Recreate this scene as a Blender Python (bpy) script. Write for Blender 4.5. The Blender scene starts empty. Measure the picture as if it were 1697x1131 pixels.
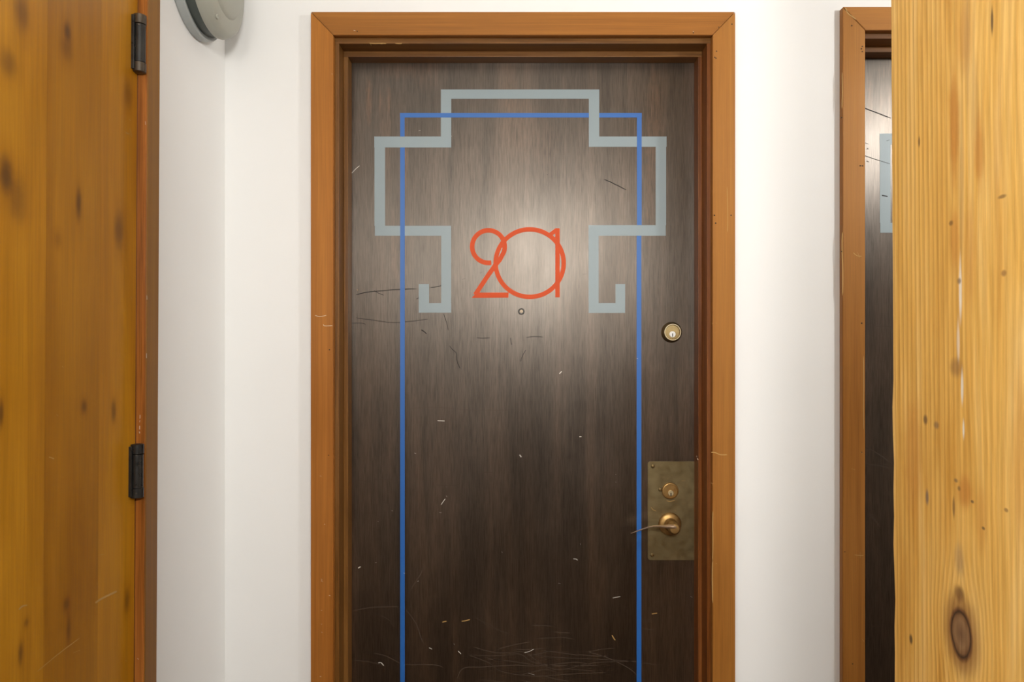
import bpy, bmesh, math, random
from mathutils import Vector, Matrix

# ---------------------------------------------------------------- camera, light, exposure
scene = bpy.context.scene
COL = scene.collection
CAM_Y, CAM_Z, FPX = -2.0, 1.396, 1250.0
cam_data = bpy.data.cameras.new('camera')
cam_data.sensor_width = 36.0
cam_data.lens = FPX / 1697.0 * 36.0
cam_data.clip_start = 0.02
cam = bpy.data.objects.new('camera', cam_data)
COL.objects.link(cam)
cam.location = (0, CAM_Y, CAM_Z)
cam.rotation_euler = (math.pi / 2, 0, 0)
scene.camera = cam

world = bpy.data.worlds.new('world')
scene.world = world
world.use_nodes = True
world.node_tree.nodes['Background'].inputs[0].default_value = (1.0, 0.93, 0.83, 1)
world.node_tree.nodes['Background'].inputs[1].default_value = 0.0

scene.view_settings.view_transform = 'Standard'
scene.view_settings.look = 'None'
scene.view_settings.gamma = 1.0
scene.view_settings.use_curve_mapping = False
scene.view_settings.exposure = 0.09

LAMP_RIGHT = (1.75, -1.20, 2.30)      # ceiling light beside the second door
LAMP_BACK = (0.27, -2.56, 1.93)       # wall lamp on the wall behind the photographer
LAMP_FILL = (-0.50, -2.56, 1.95)      # added fill lamp on the same wall, not a known source


def point_light(name, loc, watts, radius, color):
    d = bpy.data.lights.new(name, 'POINT')
    d.energy = watts
    d.shadow_soft_size = radius
    d.color = color
    o = bpy.data.objects.new(name, d)
    COL.objects.link(o)
    o.location = loc
    return o


point_light('ceiling_light_bulb', LAMP_RIGHT, 47, 0.075, (1.0, 1.0, 0.99))
point_light('wall_lamp_bulb', LAMP_BACK, 92, 0.17, (1.0, 0.995, 0.975))
point_light('wall_lamp_bulb', LAMP_FILL, 27, 0.28, (1.0, 0.995, 0.975))  # added unseen fill for the door's left haze and the post's left face

# ---------------------------------------------------------------- helpers
def srgb(r, g, b):
    f = lambda c: (c / 255 / 12.92) if c / 255 <= 0.04045 else ((c / 255 + 0.055) / 1.055) ** 2.4
    return (f(r), f(g), f(b), 1.0)


def P(px, py, d):
    """point seen at a pixel of the 1697x1131 photo, d metres in front of the camera"""
    return Vector(((px - 848.5) / FPX * d, CAM_Y + d, CAM_Z - (py - 565.5) / FPX * d))


def link(name, bm, mat, parent=None, loc=None, smooth=False):
    me = bpy.data.meshes.new(name)
    bmesh.ops.recalc_face_normals(bm, faces=bm.faces)
    bm.to_mesh(me)
    bm.free()
    if smooth:
        for p in me.polygons:
            p.use_smooth = True
        me.set_sharp_from_angle(angle=math.radians(35))
    me.materials.append(mat)
    o = bpy.data.objects.new(name, me)
    COL.objects.link(o)
    if parent is not None:
        o.parent = parent
    if loc is not None:
        o.location = loc
    return o


def root(name, label, cat, loc=(0, 0, 0), kind=None, group=None):
    o = bpy.data.objects.new(name, None)
    COL.objects.link(o)
    o.location = loc
    o.empty_display_size = 0.05
    tag(o, label, cat, kind, group)
    return o


def tag(o, label, cat, kind=None, group=None):
    o['label'] = label
    o['category'] = cat
    if kind:
        o['kind'] = kind
    if group:
        o['group'] = group
    return o


def box(bm, x0, x1, y0, y1, z0, z1):
    vs = [bm.verts.new(c) for c in ((x0, y0, z0), (x1, y0, z0), (x1, y1, z0), (x0, y1, z0),
                                    (x0, y0, z1), (x1, y0, z1), (x1, y1, z1), (x0, y1, z1))]
    for f in ((0, 3, 2, 1), (4, 5, 6, 7), (0, 1, 5, 4), (1, 2, 6, 5), (2, 3, 7, 6), (3, 0, 4, 7)):
        bm.faces.new([vs[i] for i in f])


def boxes(*specs, bevel=0.0):
    bm = bmesh.new()
    for s in specs:
        box(bm, *s)
    if bevel:
        bmesh.ops.bevel(bm, geom=list(bm.edges), offset=bevel, segments=2, affect='EDGES', profile=0.6)
    return bm


def prism(bm, pts, y0, y1):
    """polygon in x,z pushed from y0 to y1"""
    a = [bm.verts.new((x, y0, z)) for x, z in pts]
    b = [bm.verts.new((x, y1, z)) for x, z in pts]
    bm.faces.new(a)
    bm.faces.new(b[::-1])
    n = len(pts)
    for i in range(n):
        bm.faces.new((a[i], b[i], b[(i + 1) % n], a[(i + 1) % n]))


def lathe(bm, prof, origin, axis, seg=40):
    """prof: (radius, distance along axis); revolved round axis at origin"""
    axis = Vector(axis).normalized()
    u = axis.orthogonal().normalized()
    v = axis.cross(u)
    o = Vector(origin)
    rings = []
    for r, h in prof:
        if r < 1e-6:
            rings.append([bm.verts.new(o + axis * h)])
        else:
            rings.append([bm.verts.new(o + axis * h + (u * math.cos(t) + v * math.sin(t)) * r)
                          for t in [2 * math.pi * k / seg for k in range(seg)]])
    for A, B in zip(rings, rings[1:]):
        for k in range(seg):
            k2 = (k + 1) % seg
            if len(A) == 1 and len(B) == 1:
                continue
            if len(A) == 1:
                bm.faces.new((A[0], B[k], B[k2]))
            elif len(B) == 1:
                bm.faces.new((A[k], B[0], A[k2]))
            else:
                bm.faces.new((A[k], B[k], B[k2], A[k2]))


def lathe_obj(name, prof, origin, axis, mat, parent, seg=40):
    bm = bmesh.new()
    lathe(bm, prof, origin, axis, seg)
    return link(name, bm, mat, parent, smooth=True)


# ---------------------------------------------------------------- materials
class NT:
    def __init__(self, name):
        self.m = bpy.data.materials.new(name)
        self.m.use_nodes = True
        self.t = self.m.node_tree
        self.bsdf = self.t.nodes['Principled BSDF']

    def n(self, kind, **kw):
        nd = self.t.nodes.new(kind)
        for k, v in kw.items():
            setattr(nd, k, v)
        return nd

    def set(self, sock, v):
        if hasattr(v, 'is_output') or isinstance(v, bpy.types.NodeSocket):
            self.t.links.new(v, sock)
        else:
            sock.default_value = v

    def math(self, op, a, b=0.0, clamp=False):
        nd = self.n('ShaderNodeMath', operation=op, use_clamp=clamp)
        self.set(nd.inputs[0], a)
        self.set(nd.inputs[1], b)
        return nd.outputs[0]

    def vmath(self, op, a, b):
        nd = self.n('ShaderNodeVectorMath', operation=op)
        self.set(nd.inputs[0], a)
        self.set(nd.inputs[1], b)
        return nd.outputs['Value'] if op in ('LENGTH', 'DISTANCE', 'DOT_PRODUCT') else nd.outputs['Vector']

    def coords(self):
        return self.n('ShaderNodeTexCoord').outputs['Object']

    def noise(self, vec, scale, detail=4, rough=0.55, dist=0.0):
        nd = self.n('ShaderNodeTexNoise')
        self.set(nd.inputs['Vector'], vec)
        nd.inputs['Scale'].default_value = scale
        nd.inputs['Detail'].default_value = detail
        nd.inputs['Roughness'].default_value = rough
        nd.inputs['Distortion'].default_value = dist
        return nd.outputs['Fac']

    def ramp(self, fac, stops, interp='LINEAR'):
        nd = self.n('ShaderNodeValToRGB')
        nd.color_ramp.interpolation = interp
        e = nd.color_ramp.elements
        while len(e) < len(stops):
            e.new(0.5)
        for el, (p, c) in zip(e, stops):
            el.position = p
            el.color = c if len(c) == 4 else (*c, 1)
        self.set(nd.inputs['Fac'], fac)
        return nd.outputs['Color']

    def mix(self, fac, a, b, mode='MIX'):
        nd = self.n('ShaderNodeMix', data_type='RGBA', blend_type=mode)
        self.set(nd.inputs[0], fac)
        self.set(nd.inputs[6], a)
        self.set(nd.inputs[7], b)
        return nd.outputs[2]

    def maprange(self, v, a, b, c=0.0, d=1.0, smooth=False):
        nd = self.n('ShaderNodeMapRange', interpolation_type='SMOOTHSTEP' if smooth else 'LINEAR')
        self.set(nd.inputs[0], v)
        for i, x in enumerate((a, b, c, d)):
            nd.inputs[i + 1].default_value = x
        return nd.outputs[0]

    def bump(self, h, strength, dist=0.001):
        nd = self.n('ShaderNodeBump')
        nd.inputs['Strength'].default_value = strength
        nd.inputs['Distance'].default_value = dist
        self.set(nd.inputs['Height'], h)
        self.t.links.new(nd.outputs[0], self.bsdf.inputs['Normal'])

    def out(self, color=None, rough=None, metal=0.0, spec=0.5):
        if color is not None:
            self.set(self.bsdf.inputs['Base Color'], color)
        if rough is not None:
            self.set(self.bsdf.inputs['Roughness'], rough)
        self.bsdf.inputs['Metallic'].default_value = metal
        self.bsdf.inputs['Specular IOR Level'].default_value = spec
        return self.m


def blob_mask(t, co, c, r, wob=0.25, wscale=30.0):
    """1 in the middle of an ellipsoid mark of the wood, 0 outside, ragged edge"""
    d = t.vmath('SUBTRACT', co, c)
    d = t.vmath('DIVIDE', d, r)
    ln = t.vmath('LENGTH', d, (0, 0, 0))
    if wob:
        cache = t.__dict__.setdefault('wobble', {})
        if wscale not in cache:
            cache[wscale] = t.noise(co, wscale, 3)
        w = cache[wscale]
        ln = t.math('ADD', ln, t.math('MULTIPLY', t.math('SUBTRACT', w, 0.5), 2 * wob))
    return ln


def wood(name, stops, grain=(26, 26, 0.9), fine=(210, 210, 5), rough=0.42, spec=0.45, fine_amt=0.35,
         blotch=0.35, blotch_scale=3.0, bump=0.12, seed=(0, 0, 0), marks=(), knots=(), tint=False, rvar=0.12,
         gdist=0.6, coat=0.0, sheen=False, lustre=None):
    t = NT(name)
    co = t.coords()
    cs = t.vmath('ADD', co, seed)
    if tint:
        oi = t.n('ShaderNodeObjectInfo')
        cmb = t.n('ShaderNodeCombineXYZ')
        for i in range(3):
            t.t.links.new(oi.outputs['Random'], cmb.inputs[i])
        cs = t.vmath('ADD', cs, t.vmath('MULTIPLY', cmb.outputs[0], (7.0, 5.0, 9.0)))
    kfields = []
    for c, r, strength, col in knots:
        ln = blob_mask(t, co, c, r, 0.18, 40)
        kfields.append((ln, strength, col))
    g = t.noise(t.vmath('MULTIPLY', cs, grain), 1.0, 5, 0.6, gdist)
    f = t.noise(t.vmath('MULTIPLY', cs, fine), 1.0, 3, 0.6)
    b = t.noise(t.vmath('MULTIPLY', cs, (1, 1, 0.45)), blotch_scale, 3, 0.5)
    fac = t.math('ADD', t.math('MULTIPLY', g, 1 - blotch), t.math('MULTIPLY', b, blotch))
    for ln, strength, col in kfields:
        k = t.maprange(ln, 0.3, 2.2, 0.12, 0.0, True)
        fac = t.math('SUBTRACT', fac, k)
    fac = t.maprange(fac, 0.25, 0.75)
    colr = t.ramp(fac, stops)
    fm = t.maprange(f, 0.30, 0.70, 1 - fine_amt, 1 + fine_amt * 0.35)
    colr = t.mix(1.0, colr, fm, 'MULTIPLY')
    for c, r, colm, strength, wob, ws in marks:
        ln = blob_mask(t, co, c, r, wob, ws)
        m = t.maprange(ln, 0.1, 1.0, strength, 0.0, True)
        m = t.math('MULTIPLY', m, t.maprange(f, 0.35, 0.62, 0.15, 1.0))
        colr = t.mix(m, colr, colm)
    for ln, strength, col in kfields:
        m = t.maprange(ln, 0.15, 1.25, strength, 0.0, True)
        colr = t.mix(m, colr, col)
    if tint:
        colr = t.mix(1.0, colr, oi.outputs['Color'], 'MULTIPLY')
    rg = t.maprange(b, 0.3, 0.7, rough - rvar, rough + rvar)
    rg = t.math('ADD', rg, t.math('MULTIPLY', t.math('SUBTRACT', f, 0.5), 0.06 if sheen else 0.2))
    t.bump(t.math('ADD', t.math('MULTIPLY', f, 0.7), t.math('MULTIPLY', g, 0.5)), bump)
    if lustre:
        t.bsdf.inputs['Specular Tint'].default_value = lustre
    if sheen:      # rubbed varnish: glossier between the pores, slightly warm
        t.out(colr, rg, 0.0, spec)
        lv_ = t.math('MULTIPLY', t.maprange(f, 0.30, 0.62, 0.78, 1.10), t.maprange(g, 0.3, 0.7, 0.85, 1.15))
        t.set(t.bsdf.inputs['Specular IOR Level'], lv_)
        t.bsdf.inputs['Specular Tint'].default_value = (1.0, 0.87, 0.74, 1)
        return t.m
    if coat:
        t.bsdf.inputs['Coat Weight'].default_value = coat
        t.bsdf.inputs['Coat Roughness'].default_value = 0.29
    return t.out(colr, rg, 0.0, spec)


def paint(name, col, rough=0.5, var=0.06, bump=0.05, scale=60, spec=0.4):
    t = NT(name)
    co = t.coords()
    a = t.noise(co, 2.5, 3)
    b = t.noise(co, scale, 4)
    m = t.maprange(a, 0.3, 0.7, 1 - var, 1.0)
    colr = t.mix(1.0, col, m, 'MULTIPLY')
    t.bump(b, bump)
    return t.out(colr, rough, 0.0, spec)


def metal(name, col, col2, rough=0.35, metallic=1.0, scale=30):
    t = NT(name)
    co = t.coords()
    a = t.noise(co, scale, 5, 0.65)
    colr = t.ramp(t.maprange(a, 0.3, 0.7), [(0.0, col), (1.0, col2)])
    r = t.maprange(t.noise(co, scale * 3, 3), 0.3, 0.7, rough - 0.08, rough + 0.1)
    t.bump(t.noise(co, 400, 2), 0.03)
    return t.out(colr, r, metallic, 0.5)


DOOR_D = 2.124           # camera to the face of the recessed doors
DOOR_Y = CAM_Y + DOOR_D
LEFT_X = -0.769          # face of the left wall


def dpt(px, py):
    p = P(px, py, DOOR_D)
    return p.x, p.z


def lpt(px, py, x=LEFT_X):
    d = x * FPX / (px - 848.5)
    return P(px, py, d)


POST_X = 0.5625


def ppt(px, py):
    d = POST_X * FPX / (px - 848.5)
    return P(px, py, d)


M = {}
M['wall'] = paint('white_wall_paint', (0.815, 0.81, 0.79, 1), 0.62, 0.03, 0.06, 180, 0.3)
M['wall_tan'] = paint('tan_wall_paint', (0.13, 0.11, 0.09, 1), 0.7, 0.05, 0.06, 180, 0.3)
M['ceiling'] = paint('ceiling_paint', (0.74, 0.735, 0.72, 1), 0.8, 0.03, 0.1, 90, 0.2)
M['floor'] = paint('brown_carpet', (0.10, 0.065, 0.04, 1), 0.95, 0.25, 0.6, 300, 0.1)

# worn orange-brown streaks where the stain has rubbed off the main door
dmarks = []
for (px, py, w, h, s) in ((611, 165, 5, 38, .75), (630, 170, 3, 22, .4), (645, 166, 3, 20, .45), (672, 262, 5, 60, .45),
                          (860, 205, 30, 60, .28), (640, 220, 12, 70, .25), (708, 120, 30, 30, .22), (662, 118, 40, 14, .22),
                          (1085, 215, 14, 110, .4), (1076, 330, 10, 90, .3), (842, 150, 12, 60, .25),
                          (900, 240, 30, 60, .2), (655, 420, 10, 70, .25)):
    x, z = dpt(px, py)
    k = DOOR_D / FPX
    dmarks.append(((x, DOOR_Y, z), (w * k * 1.4, 0.5, h * k * 1.4), (0.13, 0.055, 0.020, 1), s, 0.35, 60))
M['door_dark'] = wood('dark_stained_veneer',
                      [(0.0, (0.007, 0.0045, 0.0030)), (0.42, (0.020, 0.0110, 0.0060)), (0.7, (0.042, 0.0215, 0.0105)), (1.0, (0.080, 0.038, 0.016))],
                      grain=(16, 16, 0.8), fine=(520, 520, 24), rough=0.34, spec=1.0, sheen=True, fine_amt=0.4, blotch=0.4, blotch_scale=4.0,
                      bump=0.10, marks=dmarks, rvar=0.05)
CAS = [(0.0, (0.19, 0.060, 0.008)), (0.45, (0.30, 0.104, 0.014)), (0.8, (0.37, 0.138, 0.021)), (1.0, (0.42, 0.166, 0.030))]
M['casing_v'] = wood('fir_casing_upright', CAS, grain=(40, 40, 0.7), fine=(420, 420, 6), rough=0.5, spec=1.0, lustre=(1.0, 0.60, 0.30, 1), fine_amt=0.22, bump=0.08, tint=True)
M['casing_h'] = wood('fir_casing_level', CAS, grain=(0.7, 40, 40), fine=(6, 420, 420), rough=0.5, spec=1.0, lustre=(1.0, 0.60, 0.30, 1), fine_amt=0.22, bump=0.08, tint=True)
JMB = [(0.0, (0.075, 0.024, 0.004)), (0.5, (0.20, 0.074, 0.014)), (1.0, (0.34, 0.14, 0.032))]
M['jamb_v'] = wood('fir_jamb_upright', JMB, grain=(60, 60, 1.1), fine=(500, 500, 8), rough=0.42, spec=0.25, fine_amt=0.35, bump=0.15, tint=True, gdist=1.2)
M['jamb_h'] = wood('fir_jamb_level', JMB, grain=(1.1, 60, 60), fine=(8, 500, 500), rough=0.42, spec=0.25, fine_amt=0.35, bump=0.15, tint=True, gdist=1.2)

# knots of the honey coloured door on the left
lk = []
KC = (0.085, 0.036, 0.008, 1)
for (px, py, w, h, s) in ((8, 296, 12, 24, .85), (28, 335, 14, 30, .45), (108, 52, 6, 12, .75), (107, 82, 10, 14, .35), (32, 22, 12, 24, .55),
                          (10, 108, 14, 18, .5), (129, 340, 5, 20, .75), (196, 382, 8, 22, .6), (210, 155, 7, 18, .45), (140, 676, 5, 9, .6),
                          (189, 682, 4, 14, .65), (3, 690, 4, 16, .7), (213, 995, 4, 14, .5), (113, 1003, 5, 8, .5), (117, 1042, 3, 16, .45),
                          (38, 1086, 4, 14, .65), (47, 1035, 4, 5, .4), (95, 400, 6, 10, .2)):
    p = lpt(px, py)
    d = p.y - CAM_Y
    kx = d * d / (abs(LEFT_X) * FPX)
    lk.append(((p.x, p.y, p.z), (0.5, w * kx * 1.15, h * d / FPX * 1.6), s, KC))
M['door_honey'] = wood('honey_stained_birch',
                       [(0.0, (0.29, 0.112, 0.004)), (0.4, (0.40, 0.172, 0.006)), (0.7, (0.48, 0.220, 0.010)), (1.0, (0.56, 0.275, 0.018))],
                       grain=(9, 9, 1.1), fine=(160, 160, 5), rough=0.40, spec=0.3, fine_amt=0.14, blotch=0.45, blotch_scale=4,
                       bump=0.06, knots=lk, gdist=1.6, tint=True, rvar=0.06)

# big pine post
pm = []
ORANGE = (0.50, 0.20, 0.035, 1)
GREYISH = (0.40, 0.25, 0.11, 1)
for (px, py, w, h, col, s) in ((1583, 210, 9, 110, ORANGE, .75), (1624, 250, 9, 70, ORANGE, .6), (1600, 60, 16, 70, ORANGE, .35), (1583, 400, 9, 60, ORANGE, .55),
                               (1605, 70, 7, 110, GREYISH, .35), (1594, 300, 5, 160, GREYISH, .35), (1618, 170, 6, 90, GREYISH, .3),
                               (1512, 760, 16, 110, ORANGE, .5), (1597, 815, 14, 34, ORANGE, .7), (1608, 420, 12, 100, ORANGE, .35),
                               (1588, 930, 9, 30, GREYISH, .6), (1625, 860, 10, 60, ORANGE, .3), (1690, 760, 14, 170, ORANGE, .3),
                               (1588, 985, 9, 16, (0.16, 0.075, 0.025, 1), .8), (1656, 330, 10, 240, ORANGE, .2),
                               (1592, 480, 3.0, 60, (0.86, 0.80, 0.68, 1), .85), (1594, 640, 2.5, 34, (0.86, 0.80, 0.68, 1), .85), (1596, 712, 2, 18, (0.86, 0.80, 0.68, 1), .85),
                               (1588, 566, 3, 40, (0.86, 0.80, 0.68, 1), .5),
                               (1647, 35, 2.5, 26, (0.10, 0.06, 0.03, 1), .85), (1525, 235, 2, 10, (0.16, 0.08, 0.03, 1), .75), (1577, 370, 4, 5, (0.16, 0.08, 0.03, 1), .7),
                               (1590, 466, 4, 6, (0.2, 0.12, 0.06, 1), .8), (1662, 326, 8, 4, (0.2, 0.1, 0.04, 1), .7), (1664, 453, 5, 6, (0.25, 0.11, 0.04, 1), .7),
                               (1585, 610, 12, 18, (0.22, 0.11, 0.045, 1), .55), (1533, 696, 4, 9, (0.14, 0.075, 0.035, 1), .8), (1551, 705, 5, 7, (0.2, 0.12, 0.06, 1), .7),
                               (1535, 825, 3, 14, (0.13, 0.10, 0.09, 1), .75), (1579, 842, 2.5, 20, (0.18, 0.085, 0.03, 1), .7),
                               (1507, 1060, 3, 9, (0.06, 0.035, 0.02, 1), .85), (1583, 797, 4, 4, (0.15, 0.09, 0.05, 1), .7), (1610, 832, 3, 3, (0.1, 0.06, 0.03, 1), .8),
                               (1628, 876, 3, 3, (0.1, 0.06, 0.03, 1), .8), (1666, 846, 4, 4, (0.2, 0.1, 0.04, 1), .7), (1588, 810, 3, 5, (0.1, 0.06, 0.03, 1), .6)):
    p = ppt(px, py)
    d = p.y - CAM_Y
    kx = d * d / (POST_X * FPX)
    pm.append(((p.x, p.y, p.z), (0.6, w * kx * 1.25, h * d / FPX * 1.25), col, s, 0.22, 25))


def pine():
    t = NT('knotty_pine')
    co = t.coords()
    kc = ppt(1590, 1052)
    ln = blob_mask(t, co, kc, (0.6, 0.028, 0.038), 0.10, 35)
    sep = t.n('ShaderNodeSeparateXYZ')
    t.t.links.new(co, sep.inputs[0])
    y, z, x = sep.outputs[1], sep.outputs[2], sep.outputs[0]
    ac = t.math('ADD', y, t.math('MULTIPLY', x, 0.8))
    # the grain bends round the knot and wanders more away from the far edge
    wander = t.noise(t.vmath('MULTIPLY', co, (3, 3, 0.9)), 1.6, 2, 0.4)
    amt = t.maprange(y, -1.0, -1.10, 0.012, 0.11, True)
    ac = t.math('ADD', ac, t.math('MULTIPLY', t.math('SUBTRACT', wander, 0.5), amt))
    push = t.maprange(ln, 0.4, 3.0, 0.020, 0.0, True)
    side = t.math('SIGN', t.math('SUBTRACT', y, kc.y))
    ac = t.math('SUBTRACT', ac, t.math('MULTIPLY', push, side))
    cmb = t.n('ShaderNodeCombineXYZ')
    t.t.links.new(ac, cmb.inputs[0])
    wv = t.n('ShaderNodeTexWave', wave_type='BANDS', bands_direction='X', wave_profile='SIN')
    t.t.links.new(cmb.outputs[0], wv.inputs['Vector'])
    wv.inputs['Scale'].default_value = 28.0
    wv.inputs['Distortion'].default_value = 1.2
    wv.inputs['Detail'].default_value = 1.0
    wv.inputs['Detail Scale'].default_value = 1.5
    band = wv.outputs['Fac']
    strength = t.maprange(y, -1.0, -1.08, 0.42, 0.12, True)
    b = t.noise(t.vmath('MULTIPLY', co, (14, 14, 1.3)), 1.6, 4, 0.55, 0.8)
    base = t.ramp(t.maprange(b, 0.3, 0.7), [(0.0, (0.62, 0.315, 0.055)), (0.5, (0.78, 0.455, 0.110)), (1.0, (0.86, 0.56, 0.19))])
    line = t.math('MULTIPLY', t.maprange(band, 0.55, 1.0, 0, 1, True), strength)
    col = t.mix(line, base, (0.46, 0.20, 0.036, 1))
    f = t.noise(t.vmath('MULTIPLY', co, (260, 260, 10)), 1.0, 3)
    col = t.mix(1.0, col, t.maprange(f, 0.3, 0.7, 0.86, 1.05), 'MULTIPLY')
    for c, r, colm, s, wob, ws in pm:
        m = t.maprange(blob_mask(t, co, c, r, wob, ws), 0.3, 1.0, s, 0.0, True)
        col = t.mix(m, col, colm)
    halo = t.maprange(ln, 0.85, 1.75, 0.75, 0.0, True)
    col = t.mix(halo, col, (0.24, 0.105, 0.03, 1))
    core = t.ramp(ln, [(0.0, (0.15, 0.075, 0.035)), (0.45, (0.26, 0.145, 0.065)), (0.62, (0.20, 0.10, 0.04)), (0.72, (0.05, 0.025, 0.012)), (0.80, (0.16, 0.07, 0.025))])
    col = t.mix(t.maprange(ln, 0.78, 0.95, 1.0, 0.0, True), col, core)
    t.bump(t.math('ADD', t.math('MULTIPLY', band, 0.6), f), 0.25, 0.0012)
    return t.out(col, 0.55, 0.0, 0.25)


M['pine'] = pine()
M['grey_paint'] = paint('grey_blue_paint', srgb(138, 152, 156), 0.42, 0.10, 0.12, 120, 0.5)
M['blue_paint'] = paint('blue_paint', srgb(34, 96, 170), 0.42, 0.06, 0.1, 120, 0.5)
M['orange_paint'] = paint('orange_red_paint', srgb(206, 82, 42), 0.6, 0.06, 0.1, 120, 0.2)
M['antique_brass'] = metal('antique_brass', (0.30, 0.22, 0.10, 1), (0.42, 0.33, 0.17, 1), 0.34)
M['bright_brass'] = metal('worn_bright_brass', (0.66, 0.56, 0.34, 1), (0.80, 0.71, 0.48, 1), 0.36, 0.7)
M['aged_brass'] = metal('aged_golden_brass', (0.32, 0.185, 0.06, 1), (0.42, 0.26, 0.095, 1), 0.42, 0.85)
M['plate'] = metal('brushed_bronze_plate', (0.20, 0.155, 0.075, 1), (0.26, 0.205, 0.105, 1), 0.40, 0.85, 14)
M['lever'] = metal('bronze_lever', (0.50, 0.33, 0.20, 1), (0.70, 0.52, 0.36, 1), 0.38, 0.8)
M['steel'] = metal('nickel_plug', (0.78, 0.79, 0.78, 1), (0.88, 0.88, 0.86, 1), 0.35, 0.35)
M['hinge'] = metal('oil_rubbed_bronze', (0.020, 0.019, 0.018, 1), (0.045, 0.042, 0.037, 1), 0.33, 0.6)
M['hinge_cap'] = metal('worn_bronze_cap', (0.06, 0.048, 0.036, 1), (0.11, 0.085, 0.06, 1), 0.36, 0.7)
M['black'] = paint('dark_void', (0.006, 0.005, 0.004, 1), 0.6, 0.1, 0.02)
M['grey_metal'] = paint('grey_enamel', srgb(160, 160, 148), 0.42, 0.08, 0.04, 80, 0.5)
M['grey_rim'] = paint('grey_rim_enamel', srgb(158, 162, 160), 0.38, 0.05, 0.03, 80, 0.5)
M['groove'] = paint('dark_grey_groove', srgb(72, 78, 74), 0.45, 0.08, 0.03, 80, 0.4)  # dark grey of the band between rim and dome
M['chip_light'] = paint('pale_chipped_wood', (0.62, 0.50, 0.36, 1), 0.7, 0.15, 0.1)
M['chip_tan'] = paint('tan_scraped_wood', (0.46, 0.27, 0.085, 1), 0.7, 0.2, 0.1)
M['scratch_faint'] = paint('faint_rubbed_scratch', (0.085, 0.055, 0.036, 1), 0.6, 0.3, 0.1)
M['scratch_dark'] = paint('dark_gouge', (0.010, 0.007, 0.005, 1), 0.7, 0.2, 0.1)
M['white_chip'] = paint('white_paint_fleck', (0.60, 0.56, 0.49, 1), 0.6, 0.05, 0.1)
M['nail'] = paint('nail_hole', (0.03, 0.014, 0.006, 1), 0.8, 0.1, 0.05)
t = NT('lamp_glass')
t.bsdf.inputs['Emission Color'].default_value = (1.0, 0.93, 0.83, 1)
t.bsdf.inputs['Emission Strength'].default_value = 3.0
M['lamp_glass'] = t.out((0.9, 0.88, 0.84, 1), 0.4)

# ---------------------------------------------------------------- the shell
WALL_Y = 0.02
REAR_Y = -2.72
RIGHT_X = 3.1
CEIL = 2.92
FRAME_DX, FRAME_DZ = 1.4105, 0.013
JX0, JX1, JZ = -0.4635, 0.523, 2.1943       # clear jamb opening of the main door
JT = 0.02
o0, o1, oz = JX0 - JT, JX1 + JT, JZ + JT
p0, p1, pz = o0 + FRAME_DX, o1 + FRAME_DX, oz + FRAME_DZ
TH = 0.16
wb = boxes((LEFT_X - 0.14, o0, WALL_Y, WALL_Y + TH, 0, CEIL), (o1, p0, WALL_Y, WALL_Y + TH, 0, CEIL),
           (p1, RIGHT_X + .1, WALL_Y, WALL_Y + TH, 0, CEIL), (o0, o1, WALL_Y, WALL_Y + TH, oz, CEIL), (p0, p1, WALL_Y, WALL_Y + TH, pz, CEIL))
tag(link('wall_back', wb, M['wall']), 'white painted wall around the dark numbered door', 'wall', 'structure')
LY1, LY0, LZ = -0.456, -1.400, 2.19      # clear opening of the left door
wl = boxes((LEFT_X - 0.14, LEFT_X, LY1 + JT, WALL_Y, 0, CEIL), (LEFT_X - 0.14, LEFT_X, REAR_Y, LY0 - JT, 0, CEIL),
           (LEFT_X - 0.14, LEFT_X, LY0 - JT, LY1 + JT, LZ + JT, CEIL))
tag(link('wall_left', wl, M['wall']), 'white painted side wall between honey brown door and corner', 'wall', 'structure')
tag(link('wall_rear', boxes((LEFT_X - .14, RIGHT_X + .1, REAR_Y - .1, REAR_Y, 0, CEIL)), M['wall_tan']), 'tan painted wall facing the numbered door', 'wall', 'structure')
tag(link('wall_right', boxes((RIGHT_X, RIGHT_X + .1, REAR_Y, WALL_Y, 0, CEIL)), M['wall']), 'white painted end wall beyond the pine post', 'wall', 'structure')
tag(link('floor', boxes((LEFT_X - .14, RIGHT_X + .1, REAR_Y - .1, WALL_Y + TH, -0.08, 0)), M['floor']), 'brown carpeted corridor floor', 'floor', 'structure')
tag(link('ceiling', boxes((LEFT_X - .14, RIGHT_X + .1, REAR_Y - .1, WALL_Y + TH, CEIL, CEIL + .08)), M['ceiling']), 'white painted corridor ceiling', 'ceiling', 'structure')


# ---------------------------------------------------------------- flat marks: ribbons lying on a surface
def ribbons(name, lines, mapf, normal, mat, parent, off=0.0004, offset=(0, 0, 0), stuff=True):
    """lines: (width in photo pixels, [(px,py)...]); mapped onto the surface as thin slivers"""
    bm = bmesh.new()
    n = Vector(normal)
    for w, pts in lines:
        pts = [Vector(p) for p in pts]
        L, R = [], []
        for i, p in enumerate(pts):
            a = pts[max(i - 1, 0)]
            b = pts[min(i + 1, len(pts) - 1)]
            tn = (b - a).normalized()
            s = Vector((-tn.y, tn.x))
            ww = w * 0.5 * (0.35 if i in (0, len(pts) - 1) else 1.0)
            for lst, q in ((L, p + s * ww), (R, p - s * ww)):
                lst.append(bm.verts.new(Vector(mapf(q.x, q.y)) + n * off - Vector(offset)))
        for i in range(len(pts) - 1):
            bm.faces.new((L[i], L[i + 1], R[i + 1], R[i]))
    o = link(name, bm, mat, parent)
    if stuff:
        o['kind'] = 'stuff'
    return o


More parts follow.
